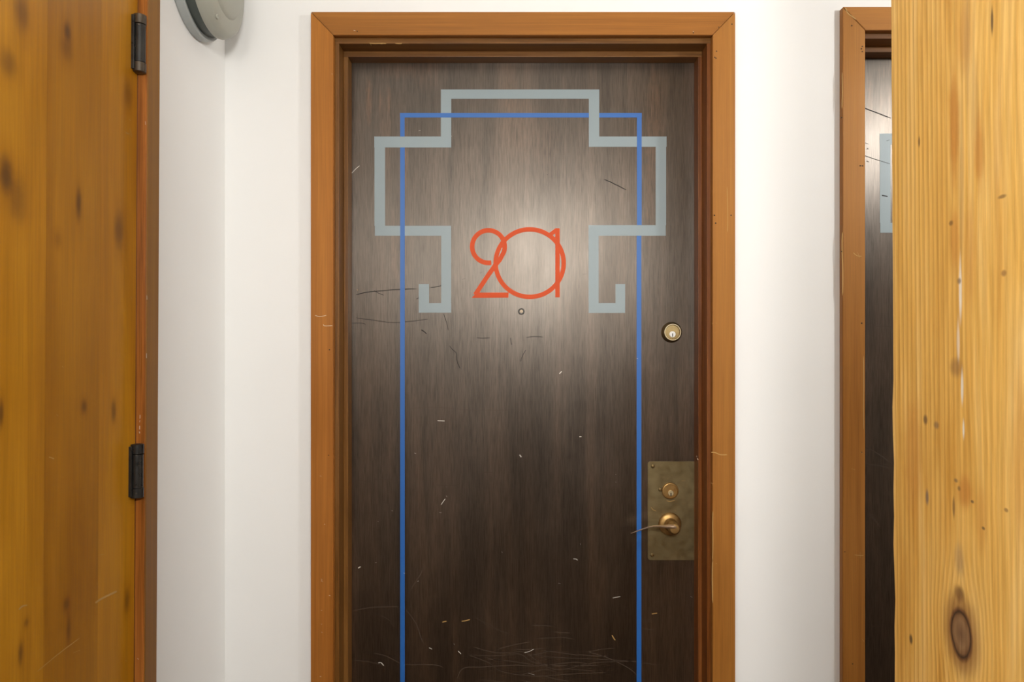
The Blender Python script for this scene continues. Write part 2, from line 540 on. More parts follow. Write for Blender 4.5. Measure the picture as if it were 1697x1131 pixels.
def curve(pts, n=5, jit=0.0, rnd=random.Random(3)):
    """smooth polyline through the points"""
    out = []
    for i in range(len(pts) - 1):
        p0_ = Vector(pts[max(i - 1, 0)]); p1_ = Vector(pts[i]); p2_ = Vector(pts[i + 1]); p3_ = Vector(pts[min(i + 2, len(pts) - 1)])
        for k in range(n):
            u = k / n
            q = 0.5 * ((2 * p1_) + (p2_ - p0_) * u + (2 * p0_ - 5 * p1_ + 4 * p2_ - p3_) * u * u + (3 * p1_ - p0_ - 3 * p2_ + p3_) * u ** 3)
            out.append((q.x + rnd.uniform(-jit, jit), q.y + rnd.uniform(-jit, jit)))
    out.append(tuple(pts[-1]))
    return out


# ---------------------------------------------------------------- door frames
def door_frame(name, dx, dz, label, tints, notes):
    r = root(name, label, 'door frame', (dx + 0.03, 0, 0), 'structure')
    ox = -0.03
    cx0, cx1, ci0, ci1 = -0.5336 + ox, 0.592 + ox, -0.4739 + ox, 0.532 + ox
    ct, cit = 2.2696 + dz, 2.208 + dz
    g = 0.0006

    def part(nm, bm, mat, tint):
        o = link(nm, bm, mat, r)
        o.color = (*tint, 1)
        return o

    def mitred(pts):
        bm = bmesh.new()
        prism(bm, pts, 0.0, WALL_Y)
        bmesh.ops.bevel(bm, geom=list(bm.edges), offset=0.0012, segments=2, affect='EDGES')
        return bm
    left = part('casing', mitred([(cx0, 0), (ci0, 0), (ci0, cit - g), (cx0, ct - g)]), M['casing_v'], tints[0])
    head = part('casing', mitred([(cx0 + g, ct), (ci0 + g, cit), (ci1 - g, cit), (cx1 - g, ct)]), M['casing_h'], tints[1])
    right = part('casing', mitred([(ci1, 0), (cx1, 0), (cx1, ct - g), (ci1, cit - g)]), M['casing_v'], tints[2])
    jy0, jy1 = 0.0225, 0.18
    a0, a1, az = JX0 + ox, JX1 + ox, JZ + dz
    part('jamb', boxes((a0 - JT, a0, jy0, jy1, 0, az), bevel=.001), M['jamb_v'], tints[3])
    part('jamb', boxes((a0 - JT, a1 + JT, jy0, jy1, az, az + JT), bevel=.001), M['jamb_h'], tints[3])
    part('jamb', boxes((a1, a1 + JT, jy0, jy1, 0, az), bevel=.001), M['jamb_v'], tints[4])
    sy0, sy1 = 0.076, 0.1235
    part('door_stop', boxes((a0, a0 + .0125, sy0, sy1, 0, az - .0155), bevel=.0012), M['jamb_v'], tints[3])
    part('door_stop', boxes((a0, a1, sy0, sy1, az - .0155, az), bevel=.0012), M['jamb_h'], tints[3])
    part('door_stop', boxes((a1 - .0105, a1, sy0, sy1, 0, az - .0155), bevel=.0012), M['jamb_v'], tints[4])
    # nail holes: small dark sunk dots in the casing
    off = Vector((dx + 0.03, 0, 0))
    for which, px, py, rad in notes['nails']:
        par = {'l': left, 'h': head, 'r': right}[which]
        c = P(px, py, 2.0) - off
        bm = bmesh.new()
        lathe(bm, [(rad * .0016, 0.0003), (rad * .0016, -0.00035), (rad * .0009, -0.0005), (0, -0.0004)], c, (0, 1, 0), 10)
        link('nail_hole', bm, M['nail'], par)
    return r, left, head, right


fm = lambda px, py: P(px, py, 2.0)
W1 = (1, 1, 1)
r1, c_l, c_h, c_r = door_frame('trim_1', 0, 0, 'orange brown wooden door frame around the dark numbered door',
                               ((.98, .95, .9), (.88, .90, .95), (.92, 1.0, 1.12), (.85, .95, 1.0), (.95, .8, .75)),
                               {'nails': [('r', 1213, 40, 1.1), ('r', 1187.5, 85, 1.1), ('r', 1184.5, 95, 1.1), ('r', 1186.5, 96.5, 1.1), ('h', 1149, 54.5, 1.1),
                                          ('r', 1184, 357, 1.3), ('r', 1211.5, 357, 1.2), ('r', 1186, 370, 1.3), ('l', 546, 580, 1.0), ('l', 544.5, 755, .9), ('h', 592, 52, 1.0),
                                          ('h', 1191, 45, .9)]})
o1v = (0.03, 0, 0)
ribbons('chipped_spot', [(1.6, [(586, 50.5), (589, 50.8)]), (1.2, [(1148, 52), (1150, 53)])], fm, (0, -1, 0), M['white_chip'], c_h, offset=o1v)
ribbons('chipped_spot', [(1.4, [(532, 960), (534, 960.5)]), (1.6, [(545, 987), (547.5, 988)]), (1, [(532, 1012), (534, 1012)]), (1, [(532, 1035), (534, 1035)]),
                         (1.2, [(532.5, 1048), (534.5, 1049)]), (1.8, [(530, 1121.5), (532.5, 1122)]), (1.2, [(537, 869), (539, 869.5)]), (1.2, [(532, 963), (533, 964)]),
                         (1.0, curve([(536, 538), (537, 540), (541, 540.5), (551, 540)])), (.9, curve([(522, 523), (530, 525), (541, 523)])),
                         (1.2, [(530, 789), (533, 789.5)]), (1.1, [(549.5, 122.5), (551.5, 123)]), (.9, [(533, 962), (535, 965)])], fm, (0, -1, 0), M['chip_light'], c_l, offset=o1v)
ribbons('scraped_spot', [(1.4, curve([(1178.5, 750), (1185, 750.5), (1194, 754), (1205, 754)])), (1.3, curve([(1181.5, 848), (1181, 870), (1181.5, 900), (1180.8, 930)])),
                         (1.6, curve([(1181, 930), (1180.5, 960), (1181, 1000)])), (1.0, [(1186, 934), (1188, 935)]), (.8, curve([(1205, 310), (1206, 360), (1205.5, 385)])),
                         (1.2, [(1178, 800), (1181, 803)]), (1.2, [(1179, 536), (1182, 537)]), (1.0, [(1186, 536), (1188, 536)])],
        fm, (0, -1, 0), M['chip_tan'], c_r, offset=o1v)
ribbons('chipped_spot', [(1.3, curve([(612, 71.6), (622, 72.3), (632, 71.8), (640, 72.4)])), (1.8, [(630, 72.6), (634, 73.2)]), (1.2, curve([(655, 72), (662, 72.6), (666, 72)])), (1.0, [(614, 72), (615.5, 76)])],
        lambda px, py: P(px, py, 2.0225), (0, -1, 0), M['chip_tan'], r1, offset=o1v)
ribbons('pale_fleck', [(2.6, [(1155.5, 760), (1157, 763)]), (1.2, [(1154, 756), (1154.8, 758)])], lambda px, py: P(px, py, 2.076), (0, -1, 0), M['chip_light'], r1, offset=o1v)
r2, d_l, d_h, d_r = door_frame('trim_2', FRAME_DX, FRAME_DZ, 'orange brown wooden door frame half hidden by the pine post',
                               ((.86, .93, 1.05), (.88, .92, 1.0), W1, (.85, .9, .95), W1),
                               {'nails': [('l', 1411.5, 42.5, 1.2), ('l', 1429, 77, 1.1), ('l', 1427.5, 81, 1.2), ('l', 1429, 85.5, 1.1), ('l', 1425.5, 275, 1.2), ('l', 1429.5, 275, 1.2),
                                          ('l', 1395, 195, 1.2), ('l', 1428, 536, 1.3), ('l', 1394.8, 417, 1), ('l', 1428, 750, .9), ('l', 1400, 915, .9), ('l', 1413, 1101, 1)]})
o2v = (FRAME_DX + 0.03, 0, 0)
ribbons('chipped_spot', [(2.0, curve([(1401, 12.5), (1405, 22), (1413, 28), (1418, 32)])), (1.4, curve([(1395.5, 120), (1396, 150), (1395.2, 180)])),
                         (1.6, curve([(1396, 385), (1395.4, 410), (1396.6, 455), (1396.2, 490)])), (1.0, curve([(1414, 419), (1420, 424), (1428, 425)])), (.9, [(1421, 418), (1424, 427)]),
                         (1.1, curve([(1431, 590), (1431.5, 640), (1431, 670), (1431.4, 712)])), (1.0, curve([(1416, 920), (1424, 921), (1431, 921)])), (1, [(1425, 916), (1425.5, 925)]),
                         (1.3, [(1429, 1060), (1432, 1064)]), (1, [(1411, 777), (1417, 779)]), (1, [(1426, 750), (1430, 752)])], fm, (0, -1, 0), M['chip_tan'], d_l, offset=o2v)

# ---------------------------------------------------------------- dark doors
kz = DOOR_D / FPX


def flat_rects(bm, rects, y0, y1, ddx, ddz, base):
    for (a, b, c, d) in rects:
        xa, za = dpt(a, b)
        xb, zb = dpt(c, d)
        box(bm, xa + ddx - base.x, xb + ddx - base.x, y0, y1, zb + ddz, za + ddz)


def dark_door(name, dx, dz, pdx, pdz, label):
    base = Vector((dx + 0.03, 0, 0))
    r = root(name, label, 'door', (base.x, 0, 0), 'structure')
    x0, x1, z1 = JX0 + 0.003 - 0.03, JX1 - 0.003 - 0.03, JZ - 0.003 + dz
    leaf = link('door_leaf', boxes((x0, x1, DOOR_Y, DOOR_Y + 0.044, 0.008, z1), bevel=.0012), M['door_dark'], r)
    # the texture of the stain is placed in world measures: slide the mesh instead of the object
    leaf.data.transform(Matrix.Translation((0.03, 0, 0)))
    leaf.location = (-0.03, 0, 0)
    # grey band: one continuous outline each side joined along the top
    bm = bmesh.new()
    gr = [(730.7, 148.5, 993, 164), (730.7, 164, 747.8, 244.6), (620.3, 226.5, 730.7, 244.6), (620.6, 244.6, 638.2, 374.5), (621.2, 374.5, 731.2, 391), (731.2, 374.5, 747.6, 502.5),
          (694, 502.5, 747.8, 518.5), (694, 471, 711, 502.5), (975.8, 164, 993, 243.5), (993, 226.5, 1104.5, 243.5), (1086.6, 243.5, 1103.8, 373.5), (975.3, 373.5, 1103.2, 391),
          (975.4, 391, 992, 502.5), (975.5, 502.5, 1036, 519), (1020, 471, 1036, 502.5)]
    flat_rects(bm, gr, DOOR_Y - 0.0006, DOOR_Y + 0.002, pdx, pdz, base)
    link('painted_band', bm, M['grey_paint'], r)['label'] = 'pale grey painted stepped band'
    # blue line woven over and under the grey band
    bm = bmesh.new()
    bl = [(663, 187.5, 975.8, 195), (993, 187.5, 1063.5, 195), (663.3, 195, 670.5, 226.6), (663.3, 244.6, 670.8, 1420), (1055.5, 195, 1063.3, 373.4), (1055, 391, 1062.8, 1420)]
    flat_rects(bm, bl, DOOR_Y - 0.0010, DOOR_Y + 0.002, pdx, pdz, base)
    link('painted_line', bm, M['blue_paint'], r)['label'] = 'thin blue painted line'
    return r, base


d1, base1 = dark_door('door_1', 0, 0, 0, 0, 'dark brown door with orange number 201 and painted stepped band')
d2, base2 = dark_door('door_2', FRAME_DX, FRAME_DZ, 1.423, 0.0085, 'dark brown door half hidden behind the pine post')

bv = (base1.x, 0, 0)
dm = lambda px, py: (lambda q: (q[0], DOOR_Y, q[1]))(dpt(px, py))


# numerals, painted strokes
def stroke(name, outlines, parent):
    bm = bmesh.new()
    for pts in outlines:
        q = [(dpt(*p)[0] - base1.x, dpt(*p)[1]) for p in pts]
        prism(bm, q, DOOR_Y - 0.0009, DOOR_Y + 0.001)
    bmesh.ops.triangulate(bm, faces=[f for f in bm.faces if len(f.verts) > 4])
    return link(name, bm, M['orange_paint'], parent)


def band(pts, w):
    """closed outline of a stroke of width w along pts"""
    L, R = [], []
    n = len(pts)
    for i in range(n):
        a = Vector(pts[max(i - 1, 0)]); b = Vector(pts[min(i + 1, n - 1)])
        tn = (b - a).normalized()
        s = Vector((-tn.y, tn.x)) * w * .5
        L.append(tuple(Vector(pts[i]) + s))
        R.append(tuple(Vector(pts[i]) - s))
    return L, R


def stroke_strip(name, pts, w, parent, extra=(), y_off=0.0):
    L, R = band(pts, w)
    bm = bmesh.new()
    q = lambda p, y: bm.verts.new((dpt(*p)[0] - base1.x, y, dpt(*p)[1]))
    f = DOOR_Y - 0.0009 - y_off
    A = [q(p, f) for p in L]; B = [q(p, f) for p in R]
    C = [q(p, DOOR_Y + .001) for p in L]; D = [q(p, DOOR_Y + .001) for p in R]
    for i in range(len(pts) - 1):
        bm.faces.new((A[i], A[i + 1], B[i + 1], B[i]))
        bm.faces.new((A[i], A[i + 1], C[i + 1], C[i]))
        bm.faces.new((B[i], B[i + 1], D[i + 1], D[i]))
    for pts2 in extra:
        prism(bm, [(dpt(*p)[0] - base1.x, dpt(*p)[1]) for p in pts2], f - .00006, DOOR_Y + .001)
    return link(name, bm, M['orange_paint'], parent)


two = []
cx, cy, rr = 809.5, 409.0, 27.0
for a in range(80, 360 + 26, 6):
    two.append((cx + rr * math.cos(math.radians(a)), cy + rr * math.sin(math.radians(a))))
two += [(828.5, 430.5), (820, 441), (810, 455), (798, 473), (787.5, 489)]
stroke_strip('painted_numeral', two, 7.6, d1, extra=[[(781.5, 494), (790, 485.3), (843, 485.3), (842.5, 493.6)]])['label'] = 'orange painted numeral two'
zero = [(877.8 + 56.4 * math.cos(math.radians(a)), 436.4 + 56.0 * math.sin(math.radians(a))) for a in range(0, 361, 5)]
stroke_strip('painted_numeral', zero, 7.4, d1, y_off=.0001)['label'] = 'orange painted numeral zero'
stroke_strip('painted_numeral', [(923.8, 379), (924, 400), (924, 493)], 7.4, d1, y_off=.0002,
             extra=[[(920.5, 378.6), (927.3, 378.6), (920.5, 387), (914.5, 391), (910.5, 386.2)]])['label'] = 'orange painted numeral one'


def dloc(px, py, out=0.0):
    """point on the door face, in door_1 measures"""
    x, z = dpt(px, py)
    return Vector((x - base1.x, DOOR_Y - out, z))


NF = (0, -1, 0)
pe = lathe_obj('peephole', [(0, 0), (.0092, 0), (.0092, .0022), (.0078, .0034), (.0062, .0034), (.0052, .002), (0, .002)], dloc(864, 516.5), NF, M['hinge'], d1, 28)
lathe_obj('lens', [(.0052, .0018), (.0044, .0028), (.0022, .0034), (0, .0036)], dloc(864, 516.5), NF, M['chip_light'], pe, 24)

# deadbolt
db = lathe_obj('deadbolt', [(.0292, 0), (.0292, .003), (.0272, .008), (.0262, .012), (.0246, .0168), (.0228, .0185), (.0208, .0182), (.0196, .0158), (0, .0158)],
               dloc(1112.6, 551), NF, M['antique_brass'], d1, 48)
db['label'] = 'antique brass deadbolt lock'
lathe_obj('face_ring', [(.0236, .0172), (.0228, .0192), (.0212, .0192), (.0202, .0165)], dloc(1112.6, 551), NF, M['bright_brass'], db, 48)
lathe_obj('lock_plug', [(.0086, .0155), (.0086, .0178), (.0078, .0184), (0, .0184)], dloc(1112.4, 554.4), NF, M['steel'], db, 28)
kh = dloc(1112.4, 554.9, 0.0186)
link('keyhole', boxes((kh.x - .0012, kh.x + .0012, kh.y, kh.y + .004, kh.z - .0058, kh.z + .0034)), M['black'], db)

# lock plate
a = dloc(1073.3, 765); b = dloc(1160, 928.5)
bm = bmesh.new()
rc = 0.0075
corner = []
for (ccx, ccz, s) in ((a.x + rc, a.z - rc, 90), (a.x + rc, b.z + rc, 180)):
    for k in range(7):
        an = math.radians(s + 15 * k)
        corner.append((ccx + rc * math.cos(an), ccz + rc * math.sin(an)))
xr = JX1 - 0.0045 - base1.x
prism(bm, corner + [(xr, b.z), (xr, a.z)], DOOR_Y - .0022, DOOR_Y + .001)
pl = link('lock_plate', bm, M['plate'], d1)
pl['label'] = 'brushed bronze lock plate'
for (sx, sz) in ((1081.5, 773), (1080.5, 920), (1094, 811.6)):
    lathe_obj('screw', [(.0052, .002), (.0052, .0036), (.0036, .0058), (0, .0064)], dloc(sx, sz), NF, M['antique_brass'], pl, 18)
ribbons('scuff_mark', [(1.0, [(1129, 797), (1135.5, 797)]), (.9, [(1105.5, 793.5), (1106.8, 794.5)]), (.9, [(1113, 787.5), (1114, 788)]), (.9, [(1118, 845.5), (1119.5, 846.5)]),
                       (.8, curve([(1079, 841), (1082, 845), (1087, 847)])), (1.0, curve([(1104, 830), (1110, 831), (1118, 829.5)])), (.8, [(1096, 851), (1099, 853)])],
        lambda x, y: (lambda q: (q[0], DOOR_Y - .0022, q[1]))(dpt(x, y)), NF, M['chip_tan'], pl, off=.0003, offset=bv)
lc = lathe_obj('lock_cylinder', [(.0236, .0015), (.0236, .004), (.0222, .0075), (.0198, .0080), (.0190, .0055), (0, .0055)], dloc(1110.2, 813.6), NF, M['aged_brass'], d1, 44)
lathe_obj('lock_plug', [(.0078, .005), (.0078, .0085), (.0068, .0094), (0, .0094)], dloc(1110.8, 816.8), NF, M['bright_brass'], lc, 26)
kh = dloc(1110.8, 817.6, 0.0097)
link('keyhole', boxes((kh.x - .0014, kh.x + .0014, kh.y, kh.y + .004, kh.z - .0062, kh.z + .0026)), M['black'], lc)

# lever handle
hub = dloc(1109.8, 868.6)
lv = lathe_obj('door_lever', [(.0322, .0015), (.0322, .004), (.0300, .0075), (.0265, .0095), (.0185, .0115), (.0150, .016), (.0135, .030), (.0135, .040)], hub, NF, M['aged_brass'], d1, 48)
lv['label'] = 'curved bronze lever handle on round rose'
bm = bmesh.new()
# blade: leaf shaped, nearly edge-on from eye level, dropping towards its tip
LD = DOOR_D - 0.058
sec = []
for (px, py, half, th) in ((1121, 874.5, .0050, .007), (1117, 873.6, .0105, .0085), (1110, 873.2, .0135, .0085), (1101, 873.2, .0130, .0062), (1092, 872.6, .0115, .0044),
                           (1083, 872.7, .0105, .0032), (1074, 874.6, .0095, .0026), (1065, 877.5, .0085, .0022), (1056, 880.8, .0070, .0018), (1048, 883.6, .0045, .0014), (1045.5, 884.3, .0015, .001)):
    c = P(px, py, LD) - base1
    # tilt of the blade follows the line of sight, so it shows a narrow edge
    tilt = Vector((0.0, 1.0, -0.19)).normalized()
    up = Vector((0, 0.19, 1)).normalized()
    ring = [bm.verts.new(c + tilt * half * math.cos(q) + up * th * .7 * math.sin(q)) for q in [2 * math.pi * k / 14 for k in range(14)]]
    sec.append(ring)
for A, B in zip(sec, sec[1:]):
    for k in range(14):
        bm.faces.new((A[k], A[(k + 1) % 14], B[(k + 1) % 14], B[k]))
bm.faces.new(sec[0]); bm.faces.new(sec[-1][::-1])
link('lever_blade', bm, M['lever'], lv, smooth=True)
lathe_obj('lever_neck', [(.0135, .030), (.0160, .040), (.0175, .050), (.0165, .058), (.0120, .063), (0, .0645)], hub + Vector((.001, 0, -.001)), Vector((0, -1, 0.03)), M['aged_brass'], lv, 32)

# door_2 carries the same peephole, deadbolt, plate and lever
for src in [o for o in d1.children if o.name.split('.')[0] in ('peephole', 'deadbolt', 'lock_plate', 'lock_cylinder', 'door_lever')]:
    c = src.copy(); COL.objects.link(c); c.parent = d2; c.location = (0.0, 0, 0.008)
    for ch in src.children:
        if ch.name.startswith('scuff'):
            continue
        g = ch.copy(); COL.objects.link(g); g.parent = c

# scratches and chips of door_1
ribbons('dark_scratch', [
    (1.3, curve([(1001, 297.5), (1012, 302), (1024, 308), (1038, 315)], 3, .25)), (1.2, curve([(590, 488.5), (612, 484), (625, 483), (660, 480), (690, 479)], 4, .3)),
    (1.0, curve([(620, 482), (627, 486), (636, 489.5)])), (1.0, curve([(713, 477), (724, 475.5), (733, 473)])), (1.1, curve([(690, 496), (694, 493.5), (695, 490)])),
    (1.5, curve([(698, 547), (703, 550), (707, 554)])), (1.0, curve([(745, 573), (749, 579), (756, 585), (757, 596), (760, 606), (763, 611)], 3, .3)),
    (1.2, [(766, 463.5), (771, 461.5)]), (1.2, [(795, 453), (799, 451.5)]), (1.1, [(965, 455), (972, 454)]), (.8, curve([(590, 527), (620, 531), (650, 535), (680, 533), (710, 529)], 4, .3)),
    (1.0, curve([(846, 560), (847, 568), (848, 572)])), (.9, curve([(863, 600), (866, 590), (872, 580)], 4, .3)), (.9, curve([(735, 520), (740, 535), (743, 548)])),
    (.9, curve([(872, 560), (885, 558), (900, 559)])), (.9, curve([(790, 560), (800, 561), (812, 560)])), (1.3, [(906, 289), (908, 290)]), (.8, curve([(582, 536), (600, 536), (606, 538)]))],
    dm, NF, M['scratch_dark'], d1, offset=bv)
lt = [(1.2, curve([(583, 287.5), (590, 280), (596, 275)])), (1.6, curve([(927, 620), (929, 617.5), (931, 616)])), (2.0, curve([(960, 724.2), (962, 724), (963.5, 724)])),
      (2.2, curve([(861, 754), (862.5, 756), (864, 758)])), (1.8, [(687, 751), (689.5, 752.5)]), (1.4, [(1055, 594), (1057, 595)]), (1.3, curve([(731, 837), (735, 831), (738, 827)])),
      (1.4, [(739.5, 822), (741, 824)]), (1.3, [(649, 846.5), (651, 847)]), (1.2, [(626, 864), (627.5, 865)]), (1.3, curve([(725, 697.5), (731, 697.8), (737, 698)])),
      (1.2, [(728, 849.8), (732, 850)]), (2.0, curve([(593.5, 942), (596, 940.5), (598, 939.5)])), (1.8, [(622, 933), (624, 932.5)]), (1.6, [(669, 950), (671.5, 950.5)]),
      (1.4, [(692, 964), (694, 963)]), (1.4, [(925, 967), (929, 967.5)]), (1.4, curve([(950, 926.5), (955, 927), (957, 929)])), (1.2, [(961, 901), (962.5, 903)]), (1.0, [(831, 915), (833, 916)]),
      (1.6, curve([(627, 1099), (631, 1098.5), (634, 1101), (636, 1103.5)])), (1.2, curve([(711, 1074), (714, 1075), (716, 1076.5)])), (1.3, curve([(759, 1079), (762, 1082), (764, 1084)])),
      (1.2, [(752, 1067), (753.5, 1069)]), (1.0, curve([(869, 1082), (877, 1080), (885, 1076)])), (1.0, curve([(1015, 991.5), (1022, 990), (1028, 989)])), (1.2, [(1144, 989), (1147, 990)]),
      (1.1, [(1020, 786), (1021, 787)]), (1.0, [(1020, 799), (1021, 800)]), (1.2, [(748, 225.5), (749, 226)]), (1.2, [(694, 217), (697, 216.5)]), (1.0, [(876, 1116), (886, 1119)])]
ribbons('pale_chip', [(w_ * .8, q_) for w_, q_ in lt], dm, NF, M['white_chip'], d1, off=.0013, offset=bv)
ribbons('orange_chip', [(1.6, curve([(733, 1031.5), (737, 1030.5), (740, 1030)])), (1.6, curve([(765, 1030), (772, 1029), (779, 1027)])), (1.6, curve([(1014, 1053), (1017, 1058), (1019.5, 1061.5)])),
                        (1.5, curve([(1080, 1018), (1085, 1017), (1089, 1016.5)])), (1.4, [(592, 480), (593, 482)])], dm, NF, M['chip_tan'], d1, off=.0012, offset=bv)
rnd = random.Random(11)
fl = [curve([(620, 1083), (640, 1088), (662, 1099), (675, 1102), (720, 1102.5), (734, 1107)]), curve([(586, 1013), (610, 1008), (640, 1006), (660, 1006)]), curve([(632, 1021), (645, 1028), (652, 1040)]),
      curve([(700, 945), (695, 956), (684, 972), (680, 980)]), curve([(585, 1095), (610, 1097), (636, 1104)]), curve([(776, 1086), (810, 1099), (830, 1113), (880, 1121), (940, 1118), (1005, 1115)]),
      curve([(758, 1125), (768, 1108), (800, 1106), (850, 1103), (890, 1104), (960, 1097)]), curve([(785, 1073), (820, 1082), (860, 1084), (890, 1100), (960, 1105)]),
      curve([(875, 1085), (920, 1090), (990, 1093), (1050, 1097), (1100, 1105)]), curve([(972, 1080), (1010, 1092), (1045, 1110), (1060, 1126)]), curve([(784, 1022), (820, 1042), (853, 1055)]),
      curve([(890, 1059), (930, 1057), (950, 1060)]), curve([(918, 1048), (945, 1050)]), curve([(1062, 1042), (1085, 1045)]), curve([(860, 1120), (905, 1110), (930, 1120)]),
      curve([(675, 678), (720, 675), (780, 680), (850, 680)]), curve([(583, 794), (600, 797), (615, 800)]), curve([(616, 795), (650, 795), (661, 795)]), curve([(792, 786), (806, 783), (818, 784)]),
      curve([(723, 804), (740, 805), (760, 804)]), curve([(871, 1082), (920, 1110), (985, 1099), (1060, 1096)]), curve([(880, 1037), (915, 1038)]), curve([(672, 1010), (690, 1035), (700, 1066)]),
      curve([(1062, 1030), (1080, 1028)])]
for k in range(16):
    x = rnd.uniform(780, 1080); y = rnd.uniform(1075, 1128); l = rnd.uniform(20, 80); s = rnd.uniform(-.25, .25)
    fl.append(curve([(x, y), (x + l * .5, y + l * .5 * s + rnd.uniform(-2, 2)), (x + l, y + l * s)]))
ribbons('faint_scratch', [(rnd.uniform(.6, 1.0), q) for q in fl], dm, NF, M['scratch_faint'], d1, off=.0003, offset=bv)
# scratches of door_2
ox2 = (base2.x, 0, 0)
ribbons('dark_scratch', [(1.3, curve([(1430, 178), (1450, 186), (1476, 196)], 3, .2)), (2.0, [(1436, 267), (1440, 268.5)]), (1.8, curve([(1461, 324), (1466, 325), (1471, 326)])), (1.5, [(1469, 234), (1474, 232)]),
                         (.8, curve([(1432, 258), (1450, 264), (1475, 272)])), (1.2, [(1436, 248), (1438, 246), (1439, 248)]), (1.2, [(1434, 237), (1439, 239)])], dm, NF, M['scratch_dark'], d2, off=.0008, offset=ox2)
ribbons('pale_scratch', [(1.3, curve([(1432, 741), (1445, 747), (1462, 757), (1478, 771)])), (1.0, curve([(1432, 770), (1450, 771), (1470, 775)])), (1.4, curve([(1432, 847), (1445, 858), (1459, 873)])),
                         (1.0, curve([(1432, 848), (1440, 852), (1452, 858)])), (1.0, curve([(1436, 1034), (1442, 1038), (1461, 1038)])), (.8, curve([(1452, 541), (1465, 541), (1478, 542)])),
                         (.8, curve([(1437, 539), (1441, 537), (1445, 536)])), (.7, curve([(1440, 900), (1455, 920), (1460, 940)])), (1, [(1449, 948), (1453, 949)])], dm, NF, M['scratch_faint'], d2, off=.0004, offset=ox2)

# ---------------------------------------------------------------- left door in the side wall
TILT = 0.0115           # the old frame is a little out of plumb
pv = Vector((LEFT_X, -0.45, CAM_Z))
Rt = Matrix.Rotation(-TILT, 4, 'X')


def leaning(name, label, cat):
    r = root(name, label, cat, (0, 0, 0), 'structure')
    return r


def settle(r):
    base = Vector((LEFT_X, -0.93, 0))
    m = Matrix.Translation(pv) @ Rt @ Matrix.Translation(-pv)
    for o in r.children:
        o.location = -base
    r.matrix_world = m @ Matrix.Translation(base)


d3 = leaning('door_3', 'honey brown knotty wooden door with dark hinges', 'door')
bounds = [LY1 - .003]
for px in (165, 75):
    bounds.append(lpt(px, 700).y)
bounds += [-1.02, -1.16, -1.28, LY0 + .003]
tints = [(1.0, .96, .9), (.80, .74, .66), (1.02, 1.0, .95), (.93, .9, .88), (1.0, 1.0, 1.0), (.92, .9, .9)]
for i in range(6):
    b_ = link('veneer_strip', boxes((LEFT_X - .042, LEFT_X, bounds[i + 1] + .0001, bounds[i], .008, LZ - .003)), M['door_honey'], d3)
    b_.color = (*tints[i], 1)
lm = lambda px, py: lpt(px, py)
ribbons('pale_scratch', [(3.2, curve([(160, 1000), (170, 993), (181, 987), (196, 980)])), (2.2, curve([(34, 1014), (40, 1008), (48, 1006)])), (2.0, curve([(82, 761), (86, 762), (91, 764)])),
                         (1.5, [(94, 690), (97, 693)]), (2.0, [(103, 610), (105, 612)]), (1.4, [(124, 1083), (135, 1078)]), (5, [(206, 219), (212, 222)]), (2, [(211, 196), (215, 200)]), (2.4, [(213, 212), (216, 226)]),
                         (2, [(216, 492), (217.5, 496)]), (1.4, [(166, 921), (175, 919)]), (1.2, curve([(65, 1115), (100, 1085), (135, 1058)])), (2, [(210, 1093), (213, 1094)]), (1.5, [(96, 1128), (97, 1131)])],
        lm, (1, 0, 0), M['chip_tan'], d3)


def hinge(z0, z1, worn):
    """spring hinge: fat barrel with two end caps and a sliver of leaf each side"""
    hx, hy = LEFT_X + 0.0100, -0.4695
    r_ = 0.0122
    h = z1 - z0
    zc = (0, 0, 1)
    b = lathe_obj('hinge', [(0, .021), (r_ * .93, .021), (r_ * .93, h - .021), (0, h - .021)], (hx, hy, z0), zc, M['hinge'], d3, 32)
    for s0, s1 in ((0, .0205), (h - .0205, h)):
        lathe_obj('hinge_cap', [(0, s0), (r_ * .8, s0), (r_ * 1.02, s0 + .0015), (r_ * 1.02, s1 - .001), (r_ * .9, s1), (0, s1)], (hx, hy, z0), zc, M['hinge_cap'] if worn else M['hinge'], b, 32)
    link('hinge_leaf', boxes((LEFT_X - .001, LEFT_X + .0060, hy - .015, hy - .011, z0 + .004, z1 - .004), bevel=.0008), M['hinge'], b)
    link('hinge_leaf', boxes((LEFT_X + .0003, LEFT_X + .0012, hy - .014, hy - .009, z0 + .004, z1 - .004)), M['hinge'], b)
    for f in (.10, .80):
        lathe_obj('pin_hole', [(.0016, r_ * .9), (.0016, r_ * 1.06), (0, r_ * 1.07)], (hx, hy, z0 + h * f), (0.35, -1, 0), M['hinge_cap'], b, 10)


dh = 1.5315
hz = lambda py: CAM_Z - (py - 565.5) / FPX * dh
hinge(hz(119.5), hz(23), True)
hinge(hz(825), hz(736), False)
hinge(0.16, 0.27, False)

t3 = leaning('trim_3', 'reddish brown wooden frame of the honey brown door', 'door frame')
CT = 0.020


def tp(nm, spec, mat, tint, bev=.0015):
    o = link(nm, boxes(spec, bevel=bev), mat, t3)
    o.color = (*tint, 1)
    return o


